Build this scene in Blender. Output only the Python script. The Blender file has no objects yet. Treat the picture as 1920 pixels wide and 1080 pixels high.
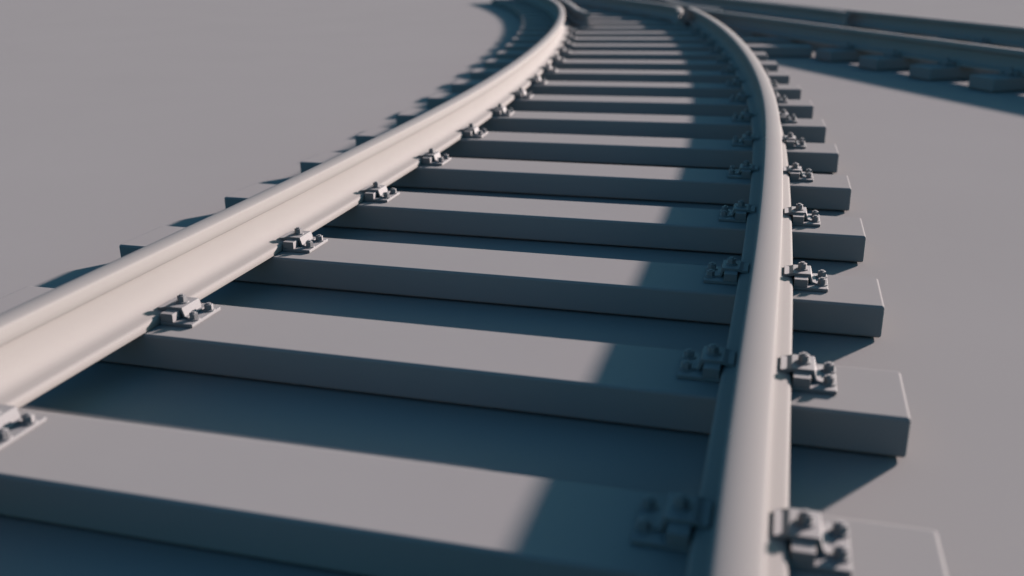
import bpy, bmesh, math, random
from mathutils import Vector, Matrix

random.seed(7)
C = bpy.context.scene

# ------------------------------------------------------------------ camera
CAM = dict(f=1818.06369, pitch=-0.34059, roll=-0.01034, x=0.77114, y=-1.93936, z=1.05418, yaw=0.27697)
cam_d = bpy.data.cameras.new('camera')
cam = bpy.data.objects.new('camera', cam_d)
C.collection.objects.link(cam)
C.camera = cam
cam_d.sensor_width = 36.0
cam_d.lens = 36.0 * CAM['f'] / 1920.0
cam_d.clip_start = 0.05
cam_d.clip_end = 2000.0
_cy, _sy = math.cos(CAM['yaw']), math.sin(CAM['yaw'])
_cp, _sp = math.cos(CAM['pitch']), math.sin(CAM['pitch'])
_f = Vector((-_sy * _cp, _cy * _cp, _sp))
_r = Vector((_cy, _sy, 0))
_u = _r.cross(_f)
_cr, _sr = math.cos(CAM['roll']), math.sin(CAM['roll'])
_r2, _u2 = _r * _cr + _u * _sr, _u * _cr - _r * _sr
M = Matrix((_r2, _u2, -_f)).transposed().to_4x4()
M.translation = Vector((CAM['x'], CAM['y'], CAM['z']))
cam.matrix_world = M
cam_d.dof.use_dof = True
cam_d.dof.focus_distance = 3.15
cam_d.dof.aperture_fstop = 1.5
cam_d.dof.aperture_blades = 0

# ------------------------------------------------------------------ world and sun
SUN_AZ = math.radians(-124.9)          # direction the light travels in plan
SUN_EL = math.atan(1 / 3.4)
w = bpy.data.worlds.new('World')
C.world = w
w.use_nodes = True
nt = w.node_tree
bg = nt.nodes['Background']
sky = nt.nodes.new('ShaderNodeTexSky')
sky.sky_type = 'NISHITA'
sky.sun_disc = False
sky.sun_elevation = SUN_EL
to_sun = Vector((-math.cos(SUN_AZ), -math.sin(SUN_AZ), 0))
sky.sun_rotation = math.atan2(to_sun.x, to_sun.y)
sky.altitude = 0
sky.air_density = 1.0
sky.dust_density = 2.0
sky.ozone_density = 1.6
mix = nt.nodes.new('ShaderNodeMix')
mix.data_type = 'RGBA'
mix.blend_type = 'MULTIPLY'
mix.inputs[0].default_value = 1.0
mix.inputs[7].default_value = (0.33, 0.68, 0.76, 1)
nt.links.new(sky.outputs[0], mix.inputs[6])
nt.links.new(mix.outputs[2], bg.inputs[0])
bg.inputs[1].default_value = 0.062

sun_d = bpy.data.lights.new('sun', 'SUN')
sun = bpy.data.objects.new('sun', sun_d)
C.collection.objects.link(sun)
sun_d.energy = 5.0
sun_d.angle = math.radians(2.6)
sun_d.color = (1.0, 0.80, 0.762)
dirv = Vector((math.cos(SUN_AZ) * math.cos(SUN_EL), math.sin(SUN_AZ) * math.cos(SUN_EL), -math.sin(SUN_EL)))
sun.rotation_euler = dirv.to_track_quat('-Z', 'Y').to_euler()
sun.location = (7, 10, 6)

vs = C.view_settings
vs.view_transform = 'Standard'
vs.look = 'None'
vs.exposure = 2.31
vs.gamma = 1.0
vs.use_curve_mapping = False

# ------------------------------------------------------------------ materials
def clay(name, col, rough=0.6, spec=0.25, mottle=0.03, scale=6.0, bump=0.0):
    m = bpy.data.materials.new(name)
    m.use_nodes = True
    n = m.node_tree
    b = n.nodes['Principled BSDF']
    b.inputs['Roughness'].default_value = rough
    b.inputs['Specular IOR Level'].default_value = spec
    tc = n.nodes.new('ShaderNodeTexCoord')
    no = n.nodes.new('ShaderNodeTexNoise')
    no.inputs['Scale'].default_value = scale
    no.inputs['Detail'].default_value = 5
    n.links.new(tc.outputs['Object'], no.inputs['Vector'])
    ra = n.nodes.new('ShaderNodeValToRGB')
    ra.color_ramp.elements[0].position = 0.3
    ra.color_ramp.elements[1].position = 0.7
    ra.color_ramp.elements[0].color = tuple(c * (1 - mottle) for c in col) + (1,)
    ra.color_ramp.elements[1].color = tuple(c * (1 + mottle) for c in col) + (1,)
    n.links.new(no.outputs['Fac'], ra.inputs[0])
    n.links.new(ra.outputs[0], b.inputs['Base Color'])
    if bump:
        bp = n.nodes.new('ShaderNodeBump')
        bp.inputs['Strength'].default_value = bump
        bp.inputs['Distance'].default_value = 0.002
        n2 = n.nodes.new('ShaderNodeTexNoise')
        n2.inputs['Scale'].default_value = 60
        n.links.new(tc.outputs['Object'], n2.inputs['Vector'])
        n.links.new(n2.outputs['Fac'], bp.inputs['Height'])
        n.links.new(bp.outputs[0], b.inputs['Normal'])
    return m

M_GROUND = clay('ground_clay', (0.125, 0.125, 0.125), rough=1.0, spec=0.0, mottle=0.015, scale=0.8)
M_SLEEP = clay('sleeper_clay', (0.125, 0.125, 0.125), rough=1.0, spec=0.0, mottle=0.015, scale=3)
M_RAIL = clay('rail_clay', (0.128, 0.1255, 0.122), rough=0.9, spec=0.03, mottle=0.012, scale=3)
M_CLIP = clay('fastening_clay', (0.105, 0.107, 0.11), rough=0.75, spec=0.18, mottle=0.02, scale=30)

# ------------------------------------------------------------------ track geometry (metres)
G = 1.507 / 2                 # half distance between rail centres
HS = 0.10147                   # sleeper height
HR = 0.17876                   # rail height
TOP = HS + HR
WS = 0.25474                   # sleeper width
LR, LL = 1.07949, 1.38597       # sleeper reach right and left of the centre line
D0, DD, S0 = 0.68353, 0.00166, -0.45011
GL = -(G + 0.12324)           # left rail, measured from the centre line
SK, SL = -0.01278, -0.00234
KS = [-.5, .8, 2, 3.2, 4.5, 6.5, 9, 12]
KV = [-0.02313, 0.01835, 0.0118, 0.03826, 0.02548, 0.0207, 0.02217, 0.03741]

def interp(x, xs, ys):
    if x <= xs[0]: return ys[0]
    for i in range(1, len(xs)):
        if x <= xs[i]:
            return ys[i-1] + (ys[i] - ys[i-1]) * (x - xs[i-1]) / (xs[i] - xs[i-1])
    return ys[-1]

DS = 0.05
SS, CX, CYY, TH = [], [], [], []
t = x = y = 0.0
s = -3.0
while s < 26:
    t += interp(s, KS, KV) * DS
    x += -math.sin(t) * DS
    y += math.cos(t) * DS
    SS.append(s); CX.append(x); CYY.append(y); TH.append(t)
    s += DS
# the fit took the heading relative to s = 0 before integrating
i0 = min(range(len(SS)), key=lambda i: abs(SS[i])) + 1
TH = [a - TH[i0] for a in TH]
x = y = 0.0
CX, CYY = [], []
for a in TH:
    x += -math.sin(a) * DS; y += math.cos(a) * DS
    CX.append(x); CYY.append(y)
ox, oy = CX[i0], CYY[i0]
CX = [a - ox for a in CX]; CYY = [a - oy for a in CYY]

def main_at(s, off=0.0):
    k = (s - SS[0]) / DS
    i = max(0, min(len(SS) - 2, int(k))); f = k - i
    x = CX[i] + (CX[i+1] - CX[i]) * f
    y = CYY[i] + (CYY[i+1] - CYY[i]) * f
    t = TH[i] + (TH[i+1] - TH[i]) * f
    return Vector((x + off * math.cos(t), y + off * math.sin(t))), t

X2, Y2, T2, C2 = 1.66021, 7.38808, 0.55364, -0.00423
E2, Q2 = 0.34801, -1.58
def branch_at(a, off=0.0):
    """near rail of the second track, a grows away to the left"""
    n = max(1, int(abs(a) / DS)); st = a / n
    x, y = X2, Y2
    for i in range(n):
        t = T2 + C2 * st * (i + .5)
        x += -math.sin(t) * st; y += math.cos(t) * st
    t = T2 + C2 * a
    return Vector((x + off * math.cos(t), y + off * math.sin(t))), t

# ------------------------------------------------------------------ helpers
def props(o, label=None, cat=None, group=None, kind=None):
    if label: o['label'] = label
    if cat: o['category'] = cat
    if group: o['group'] = group
    if kind: o['kind'] = kind
    return o

def finish(bm, name, mat, parent=None, smooth_angle=35, loc=None):
    bmesh.ops.recalc_face_normals(bm, faces=bm.faces)
    for f in bm.faces: f.smooth = True
    lim = math.radians(smooth_angle)
    for e in bm.edges:
        if len(e.link_faces) != 2 or e.calc_face_angle(0) > lim:
            e.smooth = False
    me = bpy.data.meshes.new(name)
    bm.to_mesh(me); bm.free()
    me.materials.append(mat)
    o = bpy.data.objects.new(name, me)
    C.collection.objects.link(o)
    if mat is not M_RAIL and len(me.polygons) > 40:
        wn = o.modifiers.new('normals', 'WEIGHTED_NORMAL')
        wn.keep_sharp = True; wn.weight = 60
    if parent: o.parent = parent
    if loc: o.location = loc
    return o

def box(bm, x0, x1, y0, y1, z0, z1, bevel=0.0, seg=2):
    t = bmesh.new()
    vs_ = [t.verts.new(p) for p in ((x0,y0,z0),(x1,y0,z0),(x1,y1,z0),(x0,y1,z0),(x0,y0,z1),(x1,y0,z1),(x1,y1,z1),(x0,y1,z1))]
    for q in ((0,3,2,1),(4,5,6,7),(0,1,5,4),(1,2,6,5),(2,3,7,6),(3,0,4,7)):
        t.faces.new([vs_[i] for i in q])
    if bevel:
        bmesh.ops.bevel(t, geom=list(t.edges), offset=bevel, segments=seg, profile=0.5, affect='EDGES')
    me = bpy.data.meshes.new('tmp'); t.to_mesh(me); t.free()
    bm.from_mesh(me); bpy.data.meshes.remove(me)

def prism_y(bm, pts, y0, y1, bevel=0.0):
    """profile in x,z swept along y"""
    t = bmesh.new()
    a = [t.verts.new((px, y0, pz)) for px, pz in pts]
    b = [t.verts.new((px, y1, pz)) for px, pz in pts]
    n = len(pts)
    t.faces.new(a); t.faces.new(list(reversed(b)))
    for i in range(n):
        t.faces.new((a[i], a[(i+1) % n], b[(i+1) % n], b[i]))
    if bevel:
        bmesh.ops.bevel(t, geom=list(t.edges), offset=bevel, segments=2, profile=0.5, affect='EDGES')
    me = bpy.data.meshes.new('tmp'); t.to_mesh(me); t.free()
    bm.from_mesh(me); bpy.data.meshes.remove(me)

def cyl(bm, x, y, z0, z1, r, n=24, bevel=0.0, rot=0.0):
    t = bmesh.new()
    a = [t.verts.new((x + r*math.cos(rot+2*math.pi*i/n), y + r*math.sin(rot+2*math.pi*i/n), z0)) for i in range(n)]
    b = [t.verts.new((x + r*math.cos(rot+2*math.pi*i/n), y + r*math.sin(rot+2*math.pi*i/n), z1)) for i in range(n)]
    t.faces.new(list(reversed(a))); top = t.faces.new(b)
    for i in range(n):
        t.faces.new((a[i], a[(i+1) % n], b[(i+1) % n], b[i]))
    if bevel:
        bmesh.ops.bevel(t, geom=list(top.edges), offset=bevel, segments=2, profile=0.5, affect='EDGES')
    me = bpy.data.meshes.new('tmp'); t.to_mesh(me); t.free()
    bm.from_mesh(me); bpy.data.meshes.remove(me)

# ------------------------------------------------------------------ ground
bm = bmesh.new()
N = 24
R0 = 400
vsg = [[bm.verts.new((-R0 + 2*R0*i/N, -R0 + 2*R0*j/N, 0)) for j in range(N+1)] for i in range(N+1)]
for i in range(N):
    for j in range(N):
        bm.faces.new((vsg[i][j], vsg[i+1][j], vsg[i+1][j+1], vsg[i][j+1]))
ground = finish(bm, 'ground', M_GROUND)
props(ground, 'smooth plain grey ground under the tracks', 'ground', kind='structure')

# ------------------------------------------------------------------ rails
def rail_profile():
    """half profile (x >= 0) from the foot underside up to the head crown, then mirrored"""
    H = HR
    wf, wh = 0.0773, 0.0356
    half = [(wf - .003, 0.0), (wf, 0.003), (wf, 0.0175), (wf - .0012, 0.0215), (wf - .0045, 0.0245), (wf - .010, 0.0262),
            (0.052, 0.0290), (0.040, 0.0325), (0.030, 0.0385), (0.0225, 0.0480), (0.0175, 0.0600), (0.0145, 0.0740),
            (0.0128, 0.090), (0.0126, 0.108), (0.0130, 0.122), (0.0142, 0.1275), (0.0185, 0.1305), (0.0265, 0.1325), (0.0315, 0.1335),
            (wh - .0012, H - .0445), (wh, H - .043), (wh + .0002, H - .026), (wh, H - .0110), (wh - .0009, H - .0078), (wh - .0028, H - .0054),
            (wh - .0060, H - .0040), (wh - .0140, H - .0021), (wh - .0230, H - .0008)]
    left = [(-a, b) for a, b in reversed(half)]
    return half + [(0.0, H)] + left

PROF = rail_profile()
def sweep(name, path, heads=None, z=HS + .0005, taper_end=None):
    """path: list of (Vector2, heading). heads: optional list of lateral scale"""
    bm = bmesh.new()
    rings = []
    o = path[len(path)//2][0]
    for (p, t) in path:
        nx, ny = math.cos(t), math.sin(t)
        rings.append([bm.verts.new((p.x - o.x + a*nx, p.y - o.y + a*ny, b)) for a, b in PROF])
    n = len(PROF)
    for i in range(len(rings)-1):
        for j in range(n):
            bm.faces.new((rings[i][j], rings[i][(j+1) % n], rings[i+1][(j+1) % n], rings[i+1][j]))
    bm.faces.new(rings[0]); bm.faces.new(list(reversed(rings[-1])))
    return finish(bm, name, M_RAIL, loc=(o.x, o.y, z), smooth_angle=50)

def catmull(pts, step=0.06):
    out = []
    P = [2*pts[0]-pts[1]] + pts + [2*pts[-1]-pts[-2]]
    for i in range(1, len(P)-2):
        a, b, c, d = P[i-1], P[i], P[i+1], P[i+2]
        n = max(2, int((c-b).length/step))
        for k in range(n):
            u = k/n
            out.append(0.5*((2*b) + (c-a)*u + (2*a-5*b+4*c-d)*u*u + (3*b-a-3*c+d)*u**3))
    out.append(P[-2])
    res = []
    for i, p in enumerate(out):
        q = out[min(i+1, len(out)-1)] - out[max(i-1, 0)]
        res.append((p, math.atan2(-q.x, q.y)))
    return res

def frange(a, b, st):
    n = int(round((b-a)/st)); return [a + (b-a)*i/n for i in range(n+1)]

r = sweep('rail', [main_at(s, G) for s in frange(-1.9, 10.98, .08)])
props(r, 'right rail of the curved track, running up from the bottom edge to the crossing', 'rail', 'running rails')
r = sweep('rail', [main_at(s, GL) for s in frange(-1.9, 18, .08)])
props(r, 'left rail of the curved track with its sunlit side facing inwards', 'rail', 'running rails')
r = sweep('rail', [branch_at(a, 0) for a in frange(-4.2, 4.12, .1)])
props(r, 'nearer rail of the second track crossing the upper right in shade', 'rail', 'running rails')
r = sweep('rail', [branch_at(a, 2*G) for a in frange(-4.6, 9, .1)])
props(r, 'farthest rail of the second track, behind the gap at the upper right', 'rail', 'running rails')

# wing rail left of the crossing: flared end, then on along the branch line
wing = [main_at(s, G + o)[0] for s, o in ((10.24, -.235), (10.5, -.185), (10.85, -.150), (11.2, -.150))] + [branch_at(a, -0.02)[0] for a in (5.1, 6, 7, 8.2, 9.5)]
r = sweep('wing_rail', catmull(wing))
props(r, 'bent wing rail ending left of the crossing, with a short flared lit tip', 'wing rail', 'wing rails at the crossing')
wing = [main_at(s, G + o)[0] for s, o in ((10.66, .345), (10.95, .245), (11.3, .135), (11.8, .02), (12.5, 0), (13.2, 0), (15, 0), (17, 0))]
r = sweep('wing_rail', catmull(wing))
props(r, 'wing rail behind the crossing, mostly hidden by the second track', 'wing rail', 'wing rails at the crossing')
# guard rails
guard = [main_at(s, GL + o)[0] for s, o in ((10.18, .300), (10.5, .245), (10.9, .20), (11.5, .18), (12.2, .17), (13, .17), (14, .17))]
r = sweep('guard_rail', catmull(guard))
props(r, 'short guard rail inside the left rail of the curved track, near the top', 'guard rail', 'guard rails')
guard = [branch_at(a, 2*G - o)[0] for a, o in ((2.70, .225), (3.0, .18), (3.4, .15), (4.1, .14), (5, .14), (6.3, .14), (7, .17))]
r = sweep('guard_rail', catmull(guard))
props(r, 'guard rail before the farthest rail, its end at the upper right gap', 'guard rail', 'guard rails')

# ------------------------------------------------------------------ sleepers
def sleeper_mesh(u0, u1):
    bm = bmesh.new()
    box(bm, u0, u1, -WS/2, WS/2, 0.0058, HS, bevel=0.0085, seg=3)
    box(bm, u0 + .020, u1 - .020, -WS/2 + .028, WS/2 - .028, 0.0, .02)
    return bm

ORD = ['first', 'second', 'third', 'fourth', 'fifth', 'sixth', 'seventh', 'eighth', 'ninth', 'tenth', 'eleventh',
       'twelfth', 'thirteenth', 'fourteenth', 'fifteenth', 'sixteenth', 'seventeenth', 'eighteenth', 'nineteenth',
       'twentieth', 'twenty-first', 'twenty-second', 'twenty-third', 'twenty-fourth', 'twenty-fifth']

def s_of(i): return i * D0 + S0 + DD * i * i

def far_reach(p, t):
    """distance along the sleeper from p until it has passed the farthest rail by 0.3 m"""
    u = 0.8
    while u < 6:
        q = p + Vector((math.cos(t), math.sin(t))) * u
        best = None
        a = 0.0
        # signed distance to the branch line
        for k in range(60):
            b, tb = branch_at(-1 + k*.2)
            d = (q - b)
            al = d.dot(Vector((-math.sin(tb), math.cos(tb))))
            if abs(al) < .12:
                best = d.dot(Vector((math.cos(tb), math.sin(tb))))
                break
        if best is not None and best > 2*G + .28: return u
        u += .05
    return u

base_sleeper = None
NS = 25
for i in range(NS):
    p, t = main_at(s_of(i))
    ts = t + SK + SL * (i - 5)
    if i > 13: ts = t + SK + SL * 8
    if i <= 11:
        if base_sleeper is None:
            o = finish(sleeper_mesh(-LL, LR), 'sleeper', M_SLEEP)
            base_sleeper = o
        else:
            o = base_sleeper.copy(); C.collection.objects.link(o)
        lab = 'grey sleeper of the curved track, %s from the front' % ORD[i]
        if i == 0: lab = 'large blurred grey sleeper lowest in the view, first of the curved track'
    else:
        u1 = 1.60 if i == 12 else far_reach(p, ts)
        o = finish(sleeper_mesh(-LL, u1), 'sleeper', M_SLEEP)
        if i == 12:
            lab = 'longer grey sleeper sticking out right to the second track, thirteenth from the front'
        else:
            lab = 'long grey sleeper shared by both tracks at the crossing, %s from the front' % ORD[i]
    o.location = (p.x, p.y, 0.0)
    o.rotation_euler = (0, 0, ts)
    props(o, lab, 'sleeper', 'sleepers under the rails')

blocks = [-1, 0, 1, 2, 3]
bnames = {-1: 'grey sleeper of the second track lying beyond the right edge, nearest of its row',
          0: 'large grey sleeper end of the second track at the right edge of the view',
          1: 'sleeper of the second track, second from the right edge',
          2: 'sleeper of the second track, third from the right edge',
          3: 'smallest sleeper end of the second track, beside the longer sleeper'}
bsl = None
for m_ in blocks:
    a = Q2 + m_ * D0 + WS/2
    p, t = branch_at(a, G)
    if bsl is None:
        o = finish(sleeper_mesh(-(G + E2), G + E2), 'sleeper', M_SLEEP); bsl = o
    else:
        o = bsl.copy(); C.collection.objects.link(o)
    o.location = (p.x, p.y, 0.0); o.rotation_euler = (0, 0, t)
    props(o, bnames[m_], 'sleeper', 'sleepers under the rails')

# ------------------------------------------------------------------ rail clips
# local frame: x runs away from the rail centre line, y along the rail, z = 0 on the sleeper top
K = 1.04
def kbm(bm):
    bmesh.ops.scale(bm, vec=(K * .99, K * .90, K * .92), verts=bm.verts)
    return bm

def make_clip():
    root = bpy.data.objects.new('rail_clip', None)
    root.empty_display_size = .05
    C.collection.objects.link(root)
    bm = bmesh.new(); box(bm, .0765, .1715, -.075, .075, 0, .0105, .0022)
    finish(kbm(bm), 'base_plate', M_CLIP, root)
    bm = bmesh.new(); box(bm, .0785, .1155, -.0745, .050, .0106, .0344, .0012)
    finish(kbm(bm), 'block', M_CLIP, root)
    bm = bmesh.new()
    prof = [(.050, .0300), (.066, .0290), (.0775, .0350), (.1185, .0350), (.1240, .0112), (.1385, .0108),
            (.1385, .0160), (.1290, .0162), (.1235, .0420), (.0745, .0420), (.0640, .0362), (.050, .0375)]
    prism_y(bm, prof, -.038, .050, .0012)
    finish(kbm(bm), 'strap', M_CLIP, root, smooth_angle=28)
    bolts = []
    for (bx_, by_, bz_, k) in ((.0990, .006, .0421, 1.0), (.1550, -.036, .0106, .95), (.1560, .040, .0106, .95)):
        rt = random.uniform(0, 1)
        bm = bmesh.new()
        cyl(bm, bx_, by_, bz_ + .0036, bz_ + .0036 + .0165*k, .0128*k, 6, .0016, rot=rt)
        cyl(bm, bx_, by_, bz_ + .004, bz_ + .0036 + .0205*k, .0062*k, 14, .0012)
        b = finish(kbm(bm), 'bolt', M_CLIP, root, smooth_angle=30)
        bm = bmesh.new(); cyl(bm, bx_, by_, bz_, bz_ + .0034, .0172*k, 24, .0010)
        finish(kbm(bm), 'washer', M_CLIP, b)
    return root

def copy_clip(src):
    r = src.copy(); C.collection.objects.link(r)
    for ch in src.children:
        c = ch.copy(); C.collection.objects.link(c); c.parent = r
        for g in ch.children:
            d = g.copy(); C.collection.objects.link(d); d.parent = c
    return r

# two handed versions so that the taller block end always faces the viewer
def mirrored(src):
    r = copy_clip(src)
    for ch in [c for c in r.children] + [g for c in r.children for g in c.children]:
        me = ch.data.copy()
        for v in me.vertices: v.co.y = -v.co.y
        me.flip_normals()
        ch.data = me
    return r

clip_a = make_clip()
clip_b = mirrored(clip_a)
used = {'a': False, 'b': False}
def place_clip(p, t, side, label):
    """side +1: clip lies to the right of the rail, -1: to the left"""
    key = 'a' if side > 0 else 'b'
    src = clip_a if side > 0 else clip_b
    r = src if not used[key] else copy_clip(src)
    used[key] = True
    r.location = (p.x, p.y, HS + .0005)
    r.rotation_euler = (0, 0, t if side > 0 else t + math.pi)
    props(r, label, 'rail clip', 'bolted clips holding the rails to the sleepers')
    return r

for i in range(NS):
    s = s_of(i) + .018
    o = ORD[i]
    if i < 15:
        p, t = main_at(s, G)
        place_clip(p, t, 1, 'three bolt clip on the outer side of the right rail, %s sleeper from the front' % o)
        place_clip(p, t, -1, 'shaded clip on the inner side of the right rail, %s sleeper from the front' % o)
    if i < 16:
        # the left rail sits further along the sleeper's skewed line
        p, t = main_at(s + 0.82 * (SK + SL * (i - 5)), GL)
        if i < 15:
            place_clip(p, t, 1, 'clip against the sunlit inner side of the left rail, %s sleeper from the front' % o)
        place_clip(p, t, -1, 'clip hidden behind the left rail, %s sleeper from the front' % o)
for m_ in blocks:
    a = Q2 + m_ * D0 + WS/2 - .018
    for off, nm in ((0, 'nearer second track rail'), (2*G, 'farthest rail')):
        p, t = branch_at(a, off)
        for sd, sn in ((1, 'on far side'), (-1, 'on near side')):
            nn = {-1: 'sleeper beyond the right edge', 0: 'sleeper at the right edge', 1: 'second sleeper from the right edge',
                  2: 'third sleeper from the right edge', 3: 'its smallest sleeper'}[m_]
            place_clip(p, t, sd, 'clip %s of the %s, %s' % (sn, nm, nn))

bpy.context.view_layer.update()
